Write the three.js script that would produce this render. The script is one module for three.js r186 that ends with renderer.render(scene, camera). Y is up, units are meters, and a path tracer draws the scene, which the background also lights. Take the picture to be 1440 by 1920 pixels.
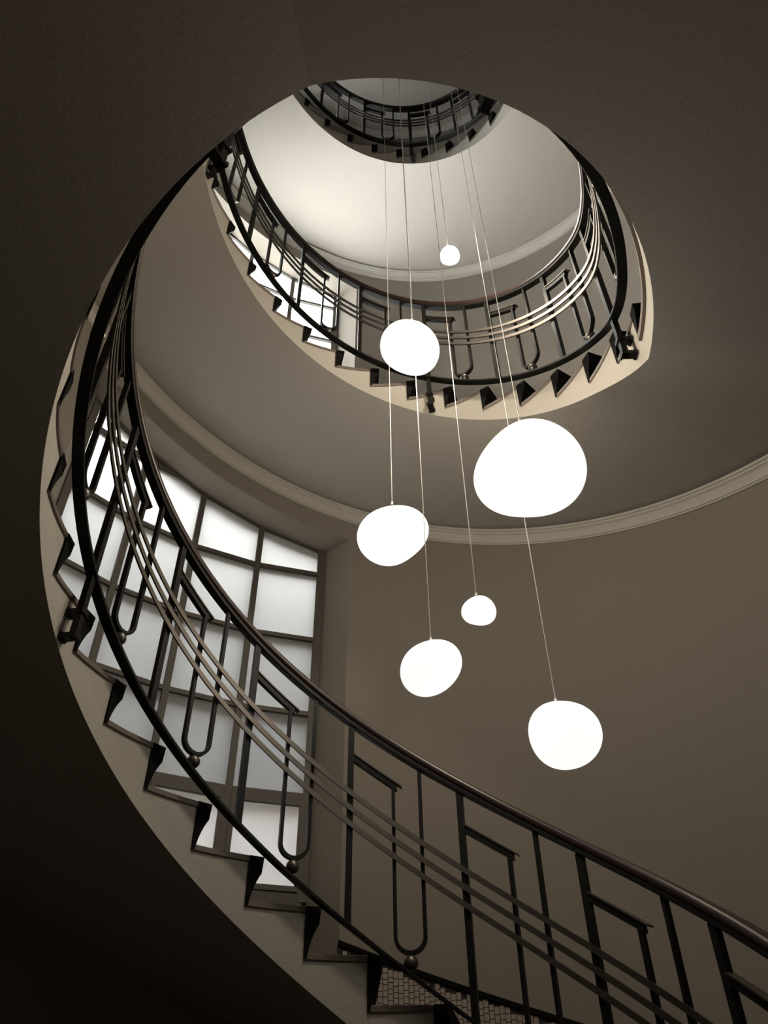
import * as THREE from 'three';
import { mergeGeometries } from 'three/addons/utils/BufferGeometryUtils.js';

// ---------------------------------------------------------------- camera, sky, exposure
const scene = new THREE.Scene();
const camera = new THREE.PerspectiveCamera(68.04, 1440 / 1920, 0.05, 200);
camera.setViewOffset(1440, 1920, 18.35, -117.06, 1440, 1920);     // a shifted lens
camera.position.set(-0.002, -2.894, 2.017);
{
  const yaw = -0.007, pitch = 0.6842;
  camera.lookAt(camera.position.x + Math.sin(yaw) * Math.cos(pitch), camera.position.y + Math.sin(pitch), camera.position.z - Math.cos(yaw) * Math.cos(pitch));
}
const renderer = new THREE.WebGLRenderer();
renderer.toneMapping = THREE.LinearToneMapping;
renderer.toneMappingExposure = 1.0;
renderer.shadowMap.enabled = true;
renderer.shadowMap.type = THREE.PCFSoftShadowMap;
scene.background = new THREE.Color().setRGB(0.98, 0.98, 0.97);      // an even overcast sky
scene.backgroundIntensity = 40;
const LAMP = 0.20;                                                  // strength of the pendant lamps

// ---------------------------------------------------------------- measures (metres); y = 0 is the first landing
const D2R = Math.PI / 180;
const RIN = 1.15, RW = 2.32, RG = 2.58, ROUT = 2.64;               // well edge, wall, window glass, outside of wall
const PHI0 = -5.01, DL = 12.1873, RISE = 0.16851, N = 22, STOREY = N * RISE;
const TS = 0.1106, TL = 0.16, KTURN = 360 / DL;                    // string depth, landing depth, steps' worth of angle in a turn
const TOP = 13.5, GROUND = -STOREY;
const deg = (k) => PHI0 + k * DL;
const P = (r, phi, y) => new THREE.Vector3(r * Math.cos(phi * D2R), y, -r * Math.sin(phi * D2R));
const smooth = (a, b, x) => { const t = Math.min(1, Math.max(0, (x - a) / (b - a))); return t * t * (3 - 2 * t); };
let seed = 7;
const rnd = () => { seed = (seed * 1664525 + 1013904223) % 4294967296; return seed / 4294967296; };

// ---------------------------------------------------------------- materials
function noiseTexture(size, octaves, lo, hi) {
  const data = new Uint8Array(size * size * 4), val = new Float32Array(size * size);
  let amp = 1, tot = 0;
  for (const cells of octaves) {
    const g = Array.from({ length: cells * cells }, rnd);
    for (let y = 0; y < size; y++) for (let x = 0; x < size; x++) {
      const u = x / size * cells, v = y / size * cells, i = Math.floor(u), j = Math.floor(v), a = u - i, b = v - j, s = a * a * (3 - 2 * a), t = b * b * (3 - 2 * b);
      const at = (p, q) => g[((j + q) % cells) * cells + (i + p) % cells];
      val[y * size + x] += amp * ((at(0, 0) * (1 - s) + at(1, 0) * s) * (1 - t) + (at(0, 1) * (1 - s) + at(1, 1) * s) * t);
    }
    tot += amp; amp *= 0.75;
  }
  for (let i = 0; i < size * size; i++) { const c = Math.round(lo + (hi - lo) * val[i] / tot); data.set([c, c, c, 255], i * 4); }
  const t = new THREE.DataTexture(data, size, size); t.wrapS = t.wrapT = THREE.RepeatWrapping; t.magFilter = THREE.LinearFilter; t.needsUpdate = true;
  return t;
}
const plasterBump = noiseTexture(512, [64, 128, 256], 0, 255); plasterBump.repeat.set(1.6, 1.6);
const metalMottle = noiseTexture(256, [16, 48, 128], 190, 255); metalMottle.repeat.set(3, 3);
const std = (rgb, roughness, extra = {}) => { const m = new THREE.MeshStandardMaterial({ roughness, metalness: 0, ...extra }); m.color.setRGB(...rgb); return m; };
const phys = (rgb, roughness, extra = {}) => { const m = new THREE.MeshPhysicalMaterial({ roughness, metalness: 0, ...extra }); m.color.setRGB(...rgb); return m; };
const M = {
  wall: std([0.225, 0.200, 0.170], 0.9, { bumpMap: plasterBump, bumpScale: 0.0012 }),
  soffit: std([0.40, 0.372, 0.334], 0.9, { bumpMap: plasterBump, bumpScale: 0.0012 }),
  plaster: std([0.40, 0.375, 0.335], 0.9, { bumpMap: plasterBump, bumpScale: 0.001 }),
  moulding: std([0.48, 0.455, 0.415], 0.8),
  iron: phys([0.009, 0.0088, 0.0075], 0.45, { roughnessMap: metalMottle, specularIntensity: 0.3 }),
  steel: std([0.12, 0.107, 0.096], 0.42, { roughnessMap: metalMottle, metalness: 0.85 }),
  wood: std([0.024, 0.012, 0.011], 0.3),
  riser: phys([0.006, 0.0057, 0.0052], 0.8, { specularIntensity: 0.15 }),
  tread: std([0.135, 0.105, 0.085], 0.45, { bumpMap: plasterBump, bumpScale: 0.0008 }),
  frame: std([0.080, 0.070, 0.062], 0.6),
  floor: std([0.09, 0.08, 0.072], 0.7),
  grout: std([0.035, 0.025, 0.022], 0.9),
  tile: std([0.33, 0.275, 0.24], 0.55),
  outside: std([0.10, 0.085, 0.072], 0.95),
  yard: std([0.20, 0.21, 0.18], 0.95),
  cable: std([0.62, 0.60, 0.57], 0.5),
};
const glass = (rgb, roughness) => { const m = new THREE.MeshPhysicalMaterial({ transmission: 1, thickness: 0, roughness, ior: 1.45, side: THREE.DoubleSide }); m.color.setRGB(...rgb); return m; };
M.frosted = glass([0.34, 0.35, 0.345], 0.98);
M.brightenedGlass = glass([0.92, 0.95, 0.96], 0.97);  // paler tint stands in for sky brightness in the tilted-open lowest panes
M.lamp = std([0.85, 0.85, 0.84], 0.35, { emissive: new THREE.Color(1.0, 0.985, 0.96), emissiveIntensity: 1.0 });

// ---------------------------------------------------------------- helpers
const taken = {};
const numbered = (name) => { const n = taken[name] = (taken[name] ?? -1) + 1; return n ? name + '_' + String(n).padStart(3, '0') : name; };
function add(name, geometry, material, parent) {
  const o = new THREE.Mesh(geometry, material); o.name = name; o.castShadow = o.receiveShadow = true; parent.add(o); return o;
}
function thing(name, label, category, group, kind) {
  const o = new THREE.Group(); o.name = numbered(name); o.userData = { label, category };
  if (group) o.userData.group = group;
  if (kind) o.userData.kind = kind;
  scene.add(o); return o;
}
function part(name, geometry, material, parent, label) { const o = add(name, geometry, material, parent); if (label) o.userData.label = label; return o; }
class Mesher {                                                     // quads and triangles with flat or shared corners, uv in metres
  constructor() { this.p = []; this.u = []; this.i = []; }
  v(p, u = 0, v = 0) { this.p.push(p.x, p.y, p.z); this.u.push(u, v); return this.p.length / 3 - 1; }
  quad(a, b, c, d, ua, ub, uc, ud) {
    const w = a.distanceTo(b), h = a.distanceTo(d);
    const n = [[a, ua ?? [0, 0]], [b, ub ?? [w, 0]], [c, uc ?? [w, h]], [d, ud ?? [0, h]]].map(([p, q]) => this.v(p, ...q));
    this.i.push(n[0], n[1], n[2], n[0], n[2], n[3]);
  }
  tri(a, b, c) { const n = [a, b, c].map((p) => this.v(p, p.x, p.z)); this.i.push(...n); }
  grid(rows, cols, at, uv) {                                       // shared corners: smooth shading
    const base = this.p.length / 3;
    for (let r = 0; r <= rows; r++) for (let c = 0; c <= cols; c++) this.v(at(r, c), ...uv(r, c));
    for (let r = 0; r < rows; r++) for (let c = 0; c < cols; c++) { const a = base + r * (cols + 1) + c, b = a + 1, d = a + cols + 1, e = d + 1; this.i.push(a, b, e, a, e, d); }
  }
  done() {
    const g = new THREE.BufferGeometry();
    g.setAttribute('position', new THREE.Float32BufferAttribute(this.p, 3)); g.setAttribute('uv', new THREE.Float32BufferAttribute(this.u, 2)); g.setIndex(this.i); g.computeVertexNormals();
    return g;
  }
}
const box = (w, h, d, x = 0, y = 0, z = 0) => new THREE.BoxGeometry(w, h, d).translate(x, y, z);
// A closed profile [[radial, height], ...] swept along a helix: r = R + radial, y = line(k) + height.
function sweep(profile, R, line, k0, k1, step) {
  const n = Math.max(1, Math.ceil((k1 - k0) / step)), m = profile.length, M_ = new Mesher();
  let len = 0; const around = [0];
  for (let j = 0; j < m; j++) { const a = profile[j], b = profile[(j + 1) % m]; len += Math.hypot(a[0] - b[0], a[1] - b[1]); around.push(len); }
  for (let j = 0; j < m; j++) {
    const a = profile[j], b = profile[(j + 1) % m];
    M_.grid(n, 1, (r, c) => { const k = k0 + (k1 - k0) * r / n, q = c ? b : a; return P(R + q[0], deg(k), line(k) + q[1]); }, (r, c) => [(k0 + (k1 - k0) * r / n) * DL * D2R * R, around[j + c]]);
  }
  for (const [k, flip] of [[k0, 0], [k1, 1]]) {
    const pts = profile.map((q) => P(R + q[0], deg(k), line(k) + q[1]));
    for (let j = 1; j < m - 1; j++) flip ? M_.tri(pts[0], pts[j], pts[j + 1]) : M_.tri(pts[0], pts[j + 1], pts[j]);
  }
  return M_.done();
}
const rect = (w, h, y = 0) => [[-w / 2, y - h / 2], [w / 2, y - h / 2], [w / 2, y + h / 2], [-w / 2, y + h / 2]];
function roundRect(w, h, c, y = 0) {
  const out = [];
  for (const [sx, sy, a0] of [[1, 1, 0], [-1, 1, 90], [-1, -1, 180], [1, -1, 270]]) for (const a of [0, 30, 60, 90]) out.push([sx * (w / 2 - c) + c * Math.cos((a0 + a) * D2R), y + sy * (h / 2 - c) + c * Math.sin((a0 + a) * D2R)]);
  return out;
}
// local frame at an angle: x outwards, y up, +z down the stairs
function place(o, k, y) { o.rotation.y = deg(k) * D2R; o.position.y = y; return o; }

// ---------------------------------------------------------------- the shell: round wall with tall curved windows, floor, ceiling
const lintel = (phi, n) => (phi - PHI0) / DL * RISE - TS - 0.30 + n * STOREY;
const sill = (n) => -1.61 + n * STOREY;                             // foot of the glazing
const recess = (phi, n) => Math.min(-1.62, (phi - PHI0) / DL * RISE - STOREY + 0.03) + n * STOREY;   // the recess runs down to the steps
const WF = [[95.4, 148.6], [95.4, 148.6], [128, 148.6]], WB = [[100.4, 143.45], [100.4, 143.45], [132.2, 143.45]], WINDOWS = [0, 1, 2];  // the splayed openings: at the wall face, at the back
const soffit1 = (phi) => (phi - PHI0) / DL * RISE - TS - STOREY;    // underside of the lowest flight where it meets the wall
{
  const inner = new Mesher(), lower = new Mesher(), step = 2;
  const angles = []; for (let a = -9; a < 351; a += step) angles.push(a);
  const cut = [...new Set([...angles, ...WF.flat(), 351, 258])].sort((a, b) => a - b);
  const strip = (mesher, r, a, b, lo, hi, out) => {
    const n = Math.max(1, Math.round((Math.max(hi(a) - lo(a), hi(b) - lo(b))) / 1.2));
    for (let j = 0; j < n; j++) {
      const y = (p, t) => lo(p) + (hi(p) - lo(p)) * t, q = [P(r, a, y(a, j / n)), P(r, b, y(b, j / n)), P(r, b, y(b, (j + 1) / n)), P(r, a, y(a, (j + 1) / n))];
      const uv = q.map((v, t) => [(t === 0 || t === 3 ? a : b) * D2R * r, v.y]);
      out ? mesher.quad(...q, ...uv) : mesher.quad(q[1], q[0], q[3], q[2], uv[1], uv[0], uv[3], uv[2]);
    }
  };
  const low = (p) => p > 258 ? -TL : Math.min(-TL, soffit1(p)), ground = () => GROUND - 0.1, top = () => TOP + 0.1;
  for (let i = 0; i + 1 < cut.length; i++) {
    const a = cut[i], b = cut[i + 1], m = (a + b) / 2;
    strip(lower, RW, a, b, ground, low, false);
    let from = low;
    for (const n of WINDOWS) if (m > WF[n][0] && m < WF[n][1]) { strip(inner, RW, a, b, from, (p) => recess(p, n), false); from = (p) => lintel(p, n); }
    strip(inner, RW, a, b, from, top, false);
  }
  // outside face and reveals
  const outer = [...new Set([...angles, ...WB.flat(), 351])].sort((a, b) => a - b);
  for (let i = 0; i + 1 < outer.length; i++) {
    const a = outer[i], b = outer[i + 1], m = (a + b) / 2;
    let from = ground;
    for (const n of WINDOWS) if (m > WB[n][0] && m < WB[n][1]) { strip(inner, ROUT, a, b, from, () => sill(n), true); strip(inner, RG - 0.02, a, b, (p) => recess(p, n), () => sill(n), false); from = (p) => lintel(p, n); }
    strip(inner, ROUT, a, b, from, top, true);
  }
  const T = 20;
  for (const n of WINDOWS) {
    const f = (t) => WF[n][0] + (WF[n][1] - WF[n][0]) * t, g = (t) => WB[n][0] + (WB[n][1] - WB[n][0]) * t;
    inner.grid(T, 1, (r, c) => { const t = r / T, p = c ? g(t) : f(t); return P(c ? ROUT : RW, p, lintel(p, n)); }, (r, c) => [r / T * 2.2, c * 0.3]);
    inner.grid(T, 1, (r, c) => { const t = r / T, p = c ? f(t) : g(t); return P(c ? RW : ROUT, p, recess(p, n)); }, (r, c) => [r / T * 2.2, c * 0.3]);
    for (const s of [0, 1]) {
      const A = WF[n][s], B = WB[n][s], q = [P(RW, A, recess(A, n)), P(ROUT, B, recess(B, n)), P(ROUT, B, lintel(B, n)), P(RW, A, lintel(A, n))];
      s ? inner.quad(q[0], q[3], q[2], q[1], [0, 0], [0, 3], [0.3, 3], [0.3, 0]) : inner.quad(...q, [0, 0], [0.3, 0], [0.3, 3], [0, 3]);
    }
  }
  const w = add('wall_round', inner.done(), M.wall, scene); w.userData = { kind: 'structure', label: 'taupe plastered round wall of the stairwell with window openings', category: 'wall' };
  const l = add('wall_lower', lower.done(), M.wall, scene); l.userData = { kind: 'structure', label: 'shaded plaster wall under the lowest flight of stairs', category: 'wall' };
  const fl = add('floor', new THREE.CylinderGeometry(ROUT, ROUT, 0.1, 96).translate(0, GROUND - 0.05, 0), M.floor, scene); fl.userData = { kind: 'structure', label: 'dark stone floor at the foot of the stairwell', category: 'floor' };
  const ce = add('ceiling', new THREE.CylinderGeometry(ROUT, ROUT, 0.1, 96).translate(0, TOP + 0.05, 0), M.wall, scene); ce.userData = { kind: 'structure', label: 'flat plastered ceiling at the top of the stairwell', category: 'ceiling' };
}
// unseen courtyard: walls added and sized to cut sky light at the lowest window
{
  const g = thing('added_courtyard_wall', 'unseen brown light well walls added to shade the lowest frosted window', 'wall', null, 'structure');
  part('masonry', box(22, 8.45, 0.4, 0, -1.875, 0), M.outside, g); part('coping', box(22.2, 0.12, 0.55, 0, 2.41, 0), M.yard, g);
  for (const s of [-1, 1]) part('added_side_wall', box(0.3, 8.45, 2.2, s * 2.4, -1.875, -1.2), M.outside, g);  // side walls added to keep sideways sky light off the lower panes
  const c = P(3.9, 122, 0); g.position.copy(c); g.rotation.y = Math.PI / 2 + 122 * D2R;
  const y = add('courtyard_ground', box(24, 0.2, 5, 0, 0, 0), M.yard, scene); y.userData = { kind: 'structure', label: 'paved ground of the courtyard outside the windows', category: 'ground' };
  const d = P(5.2, 122, GROUND - 0.6); y.position.copy(d); y.rotation.y = g.rotation.y;
}
// windows
const ROWS = [-1.575, -0.990, -0.404, 0.196, 0.806, 1.41, 2.0];
for (const n of WINDOWS) {
  const w = new THREE.Group(); w.name = 'window_' + (n + 1); scene.add(w);
  w.userData = { kind: 'structure', category: 'window', label: ['tall curved frosted window behind the lowest flight of stairs', 'bright frosted window behind the middle flight of stairs', 'unseen narrow frosted window added behind the upper flight to light the topmost soffit'][n] };  // third window is unseen, added narrow to give the topmost flight some light
  const cols = (n < 2 ? [0, 1, 2, 3, 4] : [3, 4]).map((i) => 100.1 + i * 10.95), last = cols.length - 1, y0 = n * STOREY, bottom = sill(n), FW = 0.042, FD = 0.05;
  const bar = (a, b, wide, deep, name) => {                        // a straight bar between two points
    const d = b.clone().sub(a), L = d.length(), geo = new THREE.BoxGeometry(L, wide, deep), mid = a.clone().add(b).multiplyScalar(0.5);
    const x = d.normalize(), out = new THREE.Vector3(mid.x, 0, mid.z).normalize(), yv = new THREE.Vector3().crossVectors(out, x).normalize(), z = new THREE.Vector3().crossVectors(x, yv);
    geo.applyMatrix4(new THREE.Matrix4().makeBasis(x, yv, z).setPosition(mid)); return part(name, geo, M.frame, w);
  };
  cols.forEach((c, i) => bar(P(RG, c, bottom), P(RG, c, lintel(c, n) + 0.01), i % last ? FW : 0.055, FD + 0.012, i % last ? 'mullion' : 'side_frame'));
  for (let i = 0; i < last; i++) {
    const a = cols[i], b = cols[i + 1], ha = lintel(a, n), hb = lintel(b, n);
    bar(P(RG, a, bottom - 0.01), P(RG, b, bottom - 0.01), 0.12, FD, 'bottom_frame');
    bar(P(RG, a, ha), P(RG, b, hb), 0.03, FD, 'top_frame');
    for (let r = 0; r < 6; r++) {
      const y1 = ROWS[r] + y0, y2 = ROWS[r + 1] + y0;
      if (r && y1 < Math.min(ha, hb) - 0.02) bar(P(RG, a, y1), P(RG, b, y1), r === 1 ? 0.055 : 0.032, FD, 'glazing_bar');
      else if (r && y1 < hb) { const t = (y1 - ha) / (hb - ha), q = P(RG, a, y1).lerp(P(RG, b, y1), t); bar(q, P(RG, b, y1), 0.032, FD, 'glazing_bar'); }
      // the pane: a flat sheet clipped by the sloping head of the window
      const t1 = Math.min(y2, ha), t2 = Math.min(y2, hb);
      if (t2 <= y1) continue;
      const pts = [[0, y1], [1, y1], [1, t2]];
      if (ha < y2 && hb > y2) pts.push([(y2 - ha) / (hb - ha), y2]);
      if (t1 > y1) pts.push([0, t1]); else pts[0] = [(y1 - ha) / (hb - ha), y1];
      const mesh = new Mesher(), A = P(RG, a, 0), B = P(RG, b, 0);
      const q = pts.map(([s, y]) => { const p = A.clone().lerp(B, s); p.y = y; return p; });
      for (let j = 1; j < q.length - 1; j++) mesh.tri(q[0], q[j], q[j + 1]);
      part('pane', mesh.done(), r === 0 ? M.brightenedGlass : M.frosted, w);
      if (r === 0) {                                               // the lowest lights are casements with a frame of their own
        const ins = (s, y) => { const p = A.clone().lerp(B, s); p.y = y; return p.multiply(new THREE.Vector3(0.992, 1, 0.992)); };
        for (const [s1, v1, s2, v2] of [[0.07, y1 + 0.05, 0.07, y2 - 0.03], [0.93, y1 + 0.05, 0.93, y2 - 0.03], [0.06, y2 - 0.042, 0.94, y2 - 0.042], [0.06, y1 + 0.032, 0.94, y1 + 0.032]]) bar(ins(s1, v1), ins(s2, v2), 0.03, 0.03, 'casement_frame');
      }
    }
  }
}

// ---------------------------------------------------------------- flights of stairs
const depth = (k) => TS + (TL - TS) * (1 - smooth(-0.3, 2.2, k)) ;
function flightBody(umberSoffit) {                                 // plaster carriage: sawtooth string, soffit; k runs from the lower landing
  const side = new Mesher(), under = new Mesher(), sub = 5, K0 = -0.26, K1 = 21.7, slab = 0.024;
  const low = (k) => Math.max(k, 0) * RISE - depth(k);
  const seg = [];
  for (let i = -1; i < 21; i++) for (let s = 0; s < sub; s++) { const a = i < 0 ? K0 + (0 - K0) * s / sub : i + s / sub, b = i < 0 ? K0 + (0 - K0) * (s + 1) / sub : i + (s + 1) / sub; seg.push([a, b, i < 0 ? -slab : (i + 1) * RISE - slab]); }
  for (let s = 0; s < 4; s++) seg.push([21 + s * 0.175, 21 + (s + 1) * 0.175, 22 * RISE - slab]);
  for (const [a, b, t] of seg) {
    const u = (k) => deg(k) * D2R * RIN;
    side.quad(P(RIN, deg(a), low(a)), P(RIN, deg(b), low(b)), P(RIN, deg(b), t), P(RIN, deg(a), t), [u(a), low(a)], [u(b), low(b)], [u(b), t], [u(a), t]);
    side.quad(P(RIN, deg(a), t), P(RIN, deg(b), t), P(RW, deg(b), t), P(RW, deg(a), t));
  }
  for (let i = 0; i < 22; i++) { const a = (i ? i * RISE : 0) - slab, b = (i + 1) * RISE - slab; side.quad(P(RIN, deg(i), a), P(RIN, deg(i), b), P(RW, deg(i), b), P(RW, deg(i), a)); }
  const n = Math.round((K1 - K0) * 5);
  under.grid(n, 3, (r, c) => { const k = K0 + (K1 - K0) * r / n; return P(RIN + (RW - RIN) * c / 3, deg(k), low(k)); }, (r, c) => [(K0 + (K1 - K0) * r / n) * DL * D2R * 1.7, RIN + (RW - RIN) * c / 3]);
  side.quad(P(RIN, deg(K1), low(K1)), P(RW, deg(K1), low(K1)), P(RW, deg(K1), 22 * RISE - slab), P(RIN, deg(K1), 22 * RISE - slab));
  return { side: side.done(), under: under.done() };
}
const bodyGeo = flightBody();
const treadGeo = (() => {                                          // wedge-shaped slab with a straight overhanging nose
  const s = new THREE.Shape(), ri = RIN - 0.008, ro = RW - 0.002, over = 0, e = DL * D2R;
  s.moveTo(ri, -over); s.lineTo(ro, -over); s.lineTo(ro, 0);
  for (let i = 1; i <= 4; i++) s.lineTo(ro * Math.cos(e * i / 4), ro * Math.sin(e * i / 4));
  for (let i = 4; i >= 0; i--) s.lineTo(ri * Math.cos(e * i / 4), ri * Math.sin(e * i / 4));
  const g = new THREE.ExtrudeGeometry(s, { depth: 0.018, bevelEnabled: true, bevelThickness: 0.003, bevelSize: 0.003, bevelOffset: -0.003, bevelSegments: 1 });
  return g.rotateX(-Math.PI / 2).translate(0, -0.021, 0);          // shape y becomes -z: up the stairs
})();
const riserGeo = (() => {                                          // curved, undercut riser block below the nose
  const s = new THREE.Shape(), h = RISE;
  s.moveTo(0, -0.02); s.lineTo(0.012, -0.02); s.lineTo(0.014, 0); s.quadraticCurveTo(0.026, h * 0.35, 0.054, h * 0.62); s.lineTo(0.06, h); s.lineTo(0, h); s.closePath();
  const g = new THREE.ExtrudeGeometry(s, { depth: RW - RIN + 0.004, bevelEnabled: false, curveSegments: 6 });
  // profile x -> +z (down the stairs), y -> y, depth -> +x
  return g.applyMatrix4(new THREE.Matrix4().makeBasis(new THREE.Vector3(0, 0, 1), new THREE.Vector3(0, 1, 0), new THREE.Vector3(1, 0, 0))).translate(RIN - 0.010, 0, 0);
})();
riserGeo.index || riserGeo.computeVertexNormals();
const FLIGHTS = [
  'lowest curved flight rising past the tall window, its soffit in shade',
  'middle curved flight winding under the second landing, string lit cream',
  'upper curved flight glimpsed through the well',
  'topmost curved flight showing only its plain soffit',
];
FLIGHTS.forEach((label, n) => {
  const y0 = (n - 1) * STOREY, f = thing('staircase_flight', label, 'staircase', 'curved flights around the open well');
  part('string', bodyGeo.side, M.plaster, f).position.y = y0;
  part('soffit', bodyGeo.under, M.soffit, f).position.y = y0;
  for (let i = 0; i < 22; i++) {
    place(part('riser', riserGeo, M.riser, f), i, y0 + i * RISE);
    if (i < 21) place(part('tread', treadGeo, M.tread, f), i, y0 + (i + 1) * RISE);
  }
});
// landings: flat slabs between the top of one flight and the foot of the next
const LANDINGS = ['first landing with shaded underside around the open well', 'second landing seen edge-on behind the upper railing', 'third landing at the head of the upper flight', 'uppermost landing below the ceiling'];
LANDINGS.forEach((label, n) => {
  const y = n * STOREY, g = thing('landing', label, 'landing', null, 'structure'), a0 = deg(21.7), a1 = 360 + deg(-0.26), m = 40, mesh = new Mesher(), soff = new Mesher(), edge = 0.03;
  const at = (r) => a0 + (a1 - a0) * r / m;
  mesh.grid(m, 1, (r, c) => P(RIN, at(r), y + (c ? -edge : -TL)), (r, c) => [at(r) * D2R * RIN, c * 0.13]);
  mesh.grid(m, 2, (r, c) => P(RIN + (RW - RIN) * c / 2, at(r), y - edge), (r, c) => [at(r) * D2R * 1.7, c * 0.6]);
  for (const a of [a0, a1]) mesh.quad(P(RIN, a, y - TL), P(RW, a, y - TL), P(RW, a, y - edge), P(RIN, a, y - edge));
  soff.grid(m, 3, (r, c) => P(RIN + (RW - RIN) * (3 - c) / 3, at(r), y - TL), (r, c) => [at(r) * D2R * 1.7, (3 - c) * 0.39]);
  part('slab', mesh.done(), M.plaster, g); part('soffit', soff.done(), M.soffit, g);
  part('floor_edge', sweep([[-0.014, -edge], [RW - RIN - 0.002, -edge], [RW - RIN - 0.002, 0], [-0.014, 0]], RIN, () => y, 20.75, 29.54, 0.25), M.tread, g);
});

// ---------------------------------------------------------------- mouldings and the tiled dado
const stairLine = (n) => (k) => k * RISE + (n - 1) * STOREY;
[1, 2, 3].forEach((n) => {
  const profile = [[0.0, -0.128], [-0.012, -0.128], [-0.012, -0.117], [-0.02, -0.115], [-0.022, -0.104], [-0.028, -0.082], [-0.040, -0.062], [-0.056, -0.052], [-0.058, -0.041], [-0.068, -0.039], [-0.070, -0.026], [-0.070, -0.022], [0.0, 0.0]];
  const o = add('trim_' + n, sweep(profile, RW, (k) => stairLine(n)(k) - depth(k), -0.26, 21, 0.2), M.moulding, scene);
  o.userData = { kind: 'structure', category: 'moulding', label: ['plaster cornice moulding curving above the tall window', 'plaster cornice moulding behind the smallest high lamp', 'plaster cornice moulding at the very top'][n - 1] };
});
{
  const d = thing('tiled_dado', 'brown mosaic dado with black capping beside the lowest steps', 'dado', null, 'structure');
  const k0 = 0.2, k1 = 8.25, line = stairLine(0), H = 0.445;
  part('bedding', sweep([[-0.006, -0.12], [0, -0.12], [0, H], [-0.006, H]], RW, line, k0, k1, 0.25), M.grout, d);
  part('capping', sweep([[-0.022, H - 0.012], [0, H - 0.012], [0, H + 0.012], [-0.022, H + 0.012]], RW, line, k0, k1, 0.25), M.riser, d, 'black capping strip');
  const geos = [], cell = 0.0265, colW = cell / RW / D2R / DL;
  let col = 0;
  for (let k = k0 + colW / 2; k < k1 - colW / 2; k += colW, col++) {
    let y = -0.12 + rnd() * 0.02;
    while (y < H - 0.03) {
      const h = cell * (rnd() < 0.3 ? 1.35 : 0.85 + rnd() * 0.3), w = cell - 0.0035;
      if (y + h > H - 0.016) break;
      const g = box(0.006, h - 0.0035, w, RW - 0.008 + rnd() * 0.001, line(k) + y + h / 2, 0);
      g.rotateY(deg(k) * D2R); geos.push(g); y += h;
    }
  }
  part('mosaic_tiles', mergeGeometries(geos), M.tile, d, 'small brown mosaic tiles').userData.kind = 'stuff';
}

// ---------------------------------------------------------------- balustrades
const RB = 1.10;
const rawLine = (K) => { const t = Math.floor(K / KTURN), k = K - t * KTURN; return (t - 1) * STOREY + Math.min(k, 22) * RISE; };
const railLine = (K) => { let s = 0; for (let i = -4; i <= 4; i++) s += rawLine(Math.max(0, K + i * 0.16)); return s / 9; };
const postGeoCache = {};
const postGeo = (h) => postGeoCache[h.toFixed(3)] ??= box(0.026, h, 0.026);
function flatBar(path, arc, wide, deep) {                          // a flat bar bent in the curved surface of the balustrade
  const nrm = path.map((q, i) => { const a = path[Math.max(0, i - 1)], c = path[Math.min(path.length - 1, i + 1)], dx = (c[0] - a[0]) * arc, dy = c[1] - a[1], L = Math.hypot(dx, dy); return [-dy / L, dx / L]; });
  const at = (i, s, r) => P(RB + r * deep / 2, deg(path[i][0] + s * wide / 2 * nrm[i][0] / arc), path[i][1] + s * wide / 2 * nrm[i][1]);
  const m = new Mesher(), n = path.length - 1, ring = [[-1, -1], [1, -1], [1, 1], [-1, 1]];
  for (let j = 0; j < 4; j++) { const p = ring[j], q = ring[(j + 1) % 4]; m.grid(n, 1, (r, c) => at(r, ...(c ? q : p)), (r, c) => [r * 0.05, c * 0.02]); }
  m.quad(...ring.map((q) => at(0, ...q))); m.quad(...ring.map((q) => at(n, ...q)).reverse());
  return m.done();
}
const clampGeo = mergeGeometries([box(0.070, 0.020, 0.034, 0.026, 0, 0), box(0.012, 0.030, 0.040, 0.050, 0, 0), box(0.008, 0.024, 0.044, -0.008, 0, 0)]);
const ballGeo = new THREE.SphereGeometry(0.027, 24, 16);
const RAILS = [
  'black iron balustrade with wooden handrail along the lowest flight',
  'black iron balustrade with wooden handrail along the middle flight',
  'black iron balustrade with wooden handrail along the upper flight',
];
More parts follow.
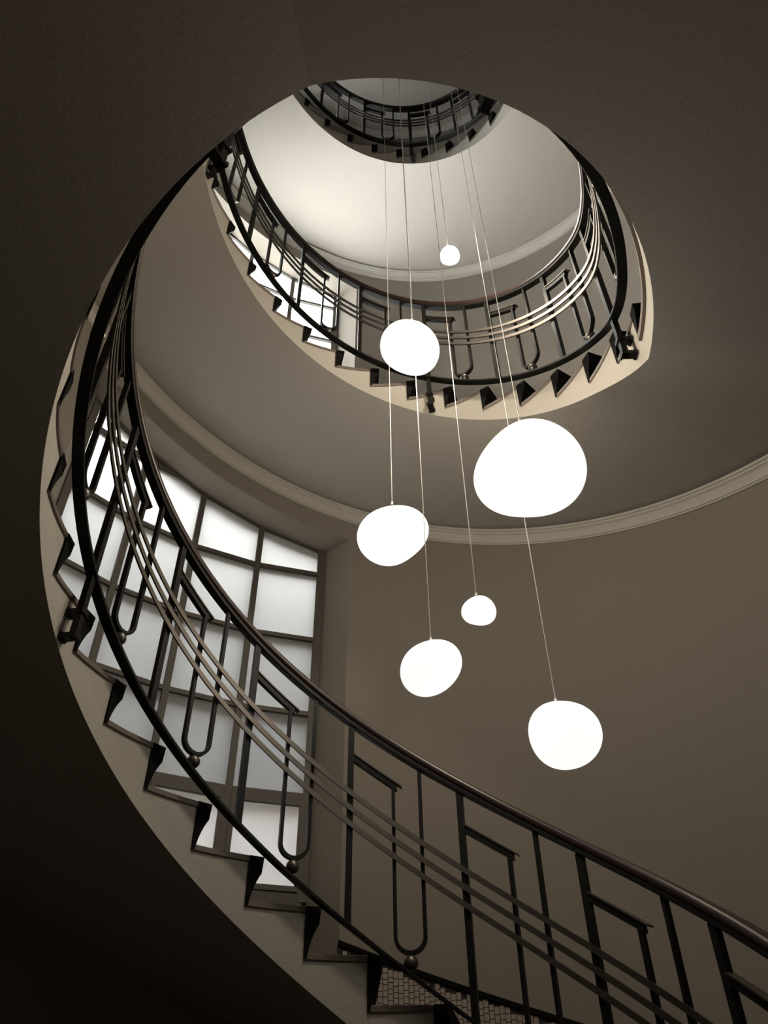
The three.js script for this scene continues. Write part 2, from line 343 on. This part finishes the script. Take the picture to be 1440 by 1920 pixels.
RAILS.forEach((label, n) => {
  const b = thing('balustrade', label, 'balustrade', 'iron balustrades around the well');
  const K0 = n * KTURN + (n ? 0 : 0.2), K1 = (n + 1) * KTURN, st = 0.2;
  part('bottom_rail', sweep(roundRect(0.044, 0.018, 0.003, 0.205), RB, railLine, K0, K1, st), M.iron, b);
  const hr = part('handrail', sweep(roundRect(0.042, 0.022, 0.003, 1.062), RB, railLine, K0, K1, st), M.iron, b);
  part('wooden_grip', sweep(roundRect(0.056, 0.044, 0.017, 1.095), RB, railLine, K0, K1, st), M.wood, hr, 'dark reddish wooden grip');
  for (const h of [0.595, 0.662, 0.729]) part('flat_bar', sweep(rect(0.008, 0.026, h), RB - 0.023, railLine, K0, K1, st), M.steel, b, 'polished steel flat bar');
  const posts = []; for (let i = 0; i < 11; i++) posts.push(0.34 + 2 * i);
  for (let j = 1; j < 5; j++) posts.push(20.34 + j * (KTURN + 0.34 - 20.34) / 5);
  posts.forEach((kp, i) => {
    const K = n * KTURN + kp, next = i ? posts[i - 1] : kp - 1.91, sp = (kp - next) / 2, y = railLine(K);
    const bracket = [0, 3, 7, 10, 12].includes(i), low = bracket ? -0.085 : 0.205, hh = 1.055 - low;
    place(part('post', postGeo(hh), M.iron, b), K, 0).position.copy(P(RB, deg(K), y + low + hh / 2));
    if (bracket) {                                                 // the post runs past the rail and is bolted to the string
      const br = new THREE.Group(); br.name = 'bracket'; b.add(br);
      for (const h of [0.03, -0.075]) {
        const c = part('clamp', clampGeo, M.iron, br);
        c.rotation.y = deg(K) * D2R; c.position.copy(P(RB - 0.008, deg(K), y + h));
      }
    }
    if (i === 0 && n === 0) return;
    // the arm towards the lower side, its cap, and the U-shaped bar standing on a ball
    const kArm = K - 0.79 * sp, kUp = K - 1.28 * sp, kMid = (kArm + kUp) / 2, half = (kArm - kUp) / 2;
    part('arm', sweep(rect(0.024, 0.03, 0.903), RB, railLine, kArm - 0.07, K - 0.05, 0.15), M.iron, b);
    part('arm_cap', sweep(rect(0.036, 0.007, 0.922), RB, railLine, kArm - 0.16, K - 0.05, 0.15), M.steel, b, 'thin bright cap plate');
    const bow = 0.274, arc = DL * D2R * RB, rad = half * arc, yb = railLine(kMid) + bow + 0.007;
    const path = [[kArm, railLine(kArm) + 0.895]];                 // [k, height]: down, round the bend, up to the handrail
    for (let a = 0; a <= 16; a++) { const t = a / 16 * Math.PI; path.push([kMid + half * Math.cos(t), yb + rad - rad * Math.sin(t)]); }
    path.push([kUp, railLine(kUp) + 1.055]);
    const u = part('u_bar', flatBar(path, arc, 0.0145, 0.023), M.iron, b);
    const ball = part('ball', ballGeo, M.steel, u, 'polished steel ball'); ball.position.copy(P(RB, deg(kMid), yb - 0.0078 - 0.0255));
  });
});

// ---------------------------------------------------------------- pendant lamps: pebble-shaped glowing shades on long cables
function lamp(center, toCamera, px, outline, size, cable, label, power) {
  const g = thing('pendant_lamp', label, 'lamp', 'pebble-shaped pendant lamps in the well'); g.position.copy(center);
  // outline: measured silhouette in arbitrary units round its own centre, scaled to metres by px
  const xs = outline.map((q) => q[0]), ys = outline.map((q) => q[1]), cx = (Math.min(...xs) + Math.max(...xs)) / 2, cy = (Math.min(...ys) + Math.max(...ys)) / 2;
  const pol = outline.map(([x, y]) => [Math.atan2(-(y - cy), x - cx), Math.hypot(x - cx, y - cy) * px]).sort((a, b) => a[0] - b[0]);
  const radius = (t) => { let j = pol.findIndex((q) => q[0] > t); if (j < 0) j = 0; const a = pol[(j + pol.length - 1) % pol.length], b = pol[j], span = (b[0] - a[0] + 2 * Math.PI) % (2 * Math.PI), u = ((t - a[0] + 2 * Math.PI) % (2 * Math.PI)) / span; return a[1] * (1 - u) + b[1] * u; };
  const waves = []; for (let m = 0; m <= 4; m++) { let c = 0, d = 0; for (let i = 0; i < 360; i++) { const t = i * D2R - Math.PI; c += radius(t) * Math.cos(m * t) / (m ? 180 : 360); d += radius(t) * Math.sin(m * t) / 180; } waves.push([c, m ? d : 0]); }
  const at = (t) => waves.reduce((s, [c, d], m) => s + c * Math.cos(m * t) + d * Math.sin(m * t), 0);
  const geo = new THREE.SphereGeometry(1, 64, 40), p = geo.attributes.position, dz = size * 0.44;
  for (let i = 0; i < p.count; i++) {                              // local z faces across the well, x and y span the pebble's broad side
    const x = p.getX(i), y = p.getY(i), z = p.getZ(i), r = at(Math.atan2(y, x));
    p.setXYZ(i, x * r, y * r, z * dz + 0.10 * size * (x * x - 0.5) * 0.3);
  }
  geo.applyMatrix4(new THREE.Matrix4().lookAt(toCamera, new THREE.Vector3(), new THREE.Vector3(0, 1, 0))); geo.computeVertexNormals();
  part('shade', geo, M.lamp, g, 'glowing white glass pebble');
  const light = new THREE.PointLight(new THREE.Color(1.0, 0.87, 0.68), power); light.castShadow = true; light.shadow.radius = size * 0.42 / 0.02; g.add(light);
  const top = new THREE.Vector3(cable[0], cable[1], cable[2]);
  part('cable', new THREE.CylinderGeometry(0.0017, 0.0017, TOP - center.y - top.y, 6).translate(top.x, (TOP - center.y + top.y) / 2, top.z), M.cable, g);
  part('cable_stop', new THREE.SphereGeometry(0.006, 10, 8).translate(top.x, top.y + 0.012, top.z), M.cable, g);
  return g;
}
const Z = 2.594;
const OUTLINES = {
  A: [[523, 580], [545, 500], [600, 440], [680, 416], [760, 428], [830, 470], [885, 530], [905, 610], [890, 680], [850, 740], [780, 766], [690, 755], [610, 720], [550, 660]],
  B: [[78, 700], [100, 620], [160, 570], [260, 541], [330, 545], [400, 585], [433, 650], [420, 700], [380, 760], [310, 810], [220, 834], [150, 810], [100, 760]],
  C: [[700, 255], [800, 165], [940, 127], [1060, 160], [1140, 250], [1184, 390], [1165, 480], [1090, 560], [945, 598], [820, 580], [720, 530], [655, 465], [637, 400]],
  D: [[583, 1060], [600, 1015], [640, 985], [675, 978], [715, 988], [745, 1025], [753, 1060], [745, 1095], [715, 1118], [685, 1123], [640, 1115], [600, 1093]],
  E: [[286, 1345], [305, 1280], [360, 1225], [440, 1197], [480, 1195], [540, 1210], [580, 1255], [589, 1310], [570, 1370], [520, 1425], [450, 1462], [405, 1469], [340, 1450], [300, 1405]],
  F: [[917, 1640], [930, 1570], [970, 1515], [1030, 1494], [1090, 1492], [1170, 1512], [1230, 1560], [1262, 1630], [1262, 1690], [1230, 1750], [1170, 1800], [1085, 1820], [1000, 1800], [945, 1750], [920, 1690]],
  G: [[300, 910], [310, 885], [335, 868], [355, 868], [380, 885], [389, 910], [385, 935], [365, 950], [340, 950], [312, 940]],
};
// pixel of the shade's centre and of its cable, reach (horizontal distance, set by the sizes 13, 26-31 and 46 cm), outline scale
camera.updateMatrixWorld(true);
const F_PX = 1422.0, CX = 701.65, CY = 1077.06;
const dirOf = (x, y) => new THREE.Vector3((x - CX) / F_PX, -(y - CY) / F_PX, -1).applyQuaternion(camera.quaternion);
for (const [id, x, y, cxp, cyp, reach, z, label, power] of [
  ['A', 768, 652, 772, 601, 2.10, 3.4286, 'egg-shaped white pendant lamp hanging in front of the middle balustrade', 20],
  ['B', 737, 1005, 735.2, 945, 2.50, Z, 'white pebble pendant lamp overlapping the cornice moulding beside the window', 2.5],
  ['C', 990, 880, 974, 789, 2.15, Z, 'largest white pebble pendant lamp, below the cream string of the middle flight', 0.6],
  ['D', 897, 1145, 893, 1117, 2.25, Z, 'small white pebble pendant lamp below the largest lamp, beside a tilted one', 0.12],
  ['E', 808, 1253, 807.7, 1201, 2.35, Z, 'tilted white pebble pendant lamp hanging lowest beside the window', 0.3],
  ['F', 1060, 1378, 1042, 1315, 2.50, Z, 'roundish white pendant lamp hanging lowest of all over the bottom handrail', 0.35],
  ['G', 843, 479, 839.6, 461.7, 2.50, 2.4, 'smallest white pebble pendant lamp high up below the upper flight', 15],
]) {
  const d = dirOf(x, y), t = reach / Math.hypot(d.x, d.z), c = camera.position.clone().addScaledVector(d, t);
  const dc = dirOf(cxp, cyp), e = camera.position.clone().addScaledVector(dc, reach / Math.hypot(dc.x, dc.z)).sub(c);
  const o = OUTLINES[id], size = (Math.max(...o.map((q) => q[0])) - Math.min(...o.map((q) => q[0]))) / z * t / F_PX;
  e.y -= 0.004;
  lamp(c, d.clone().negate(), t / F_PX / z, o, size, e.toArray(), label, power * LAMP);
}

renderer.render(scene, camera);
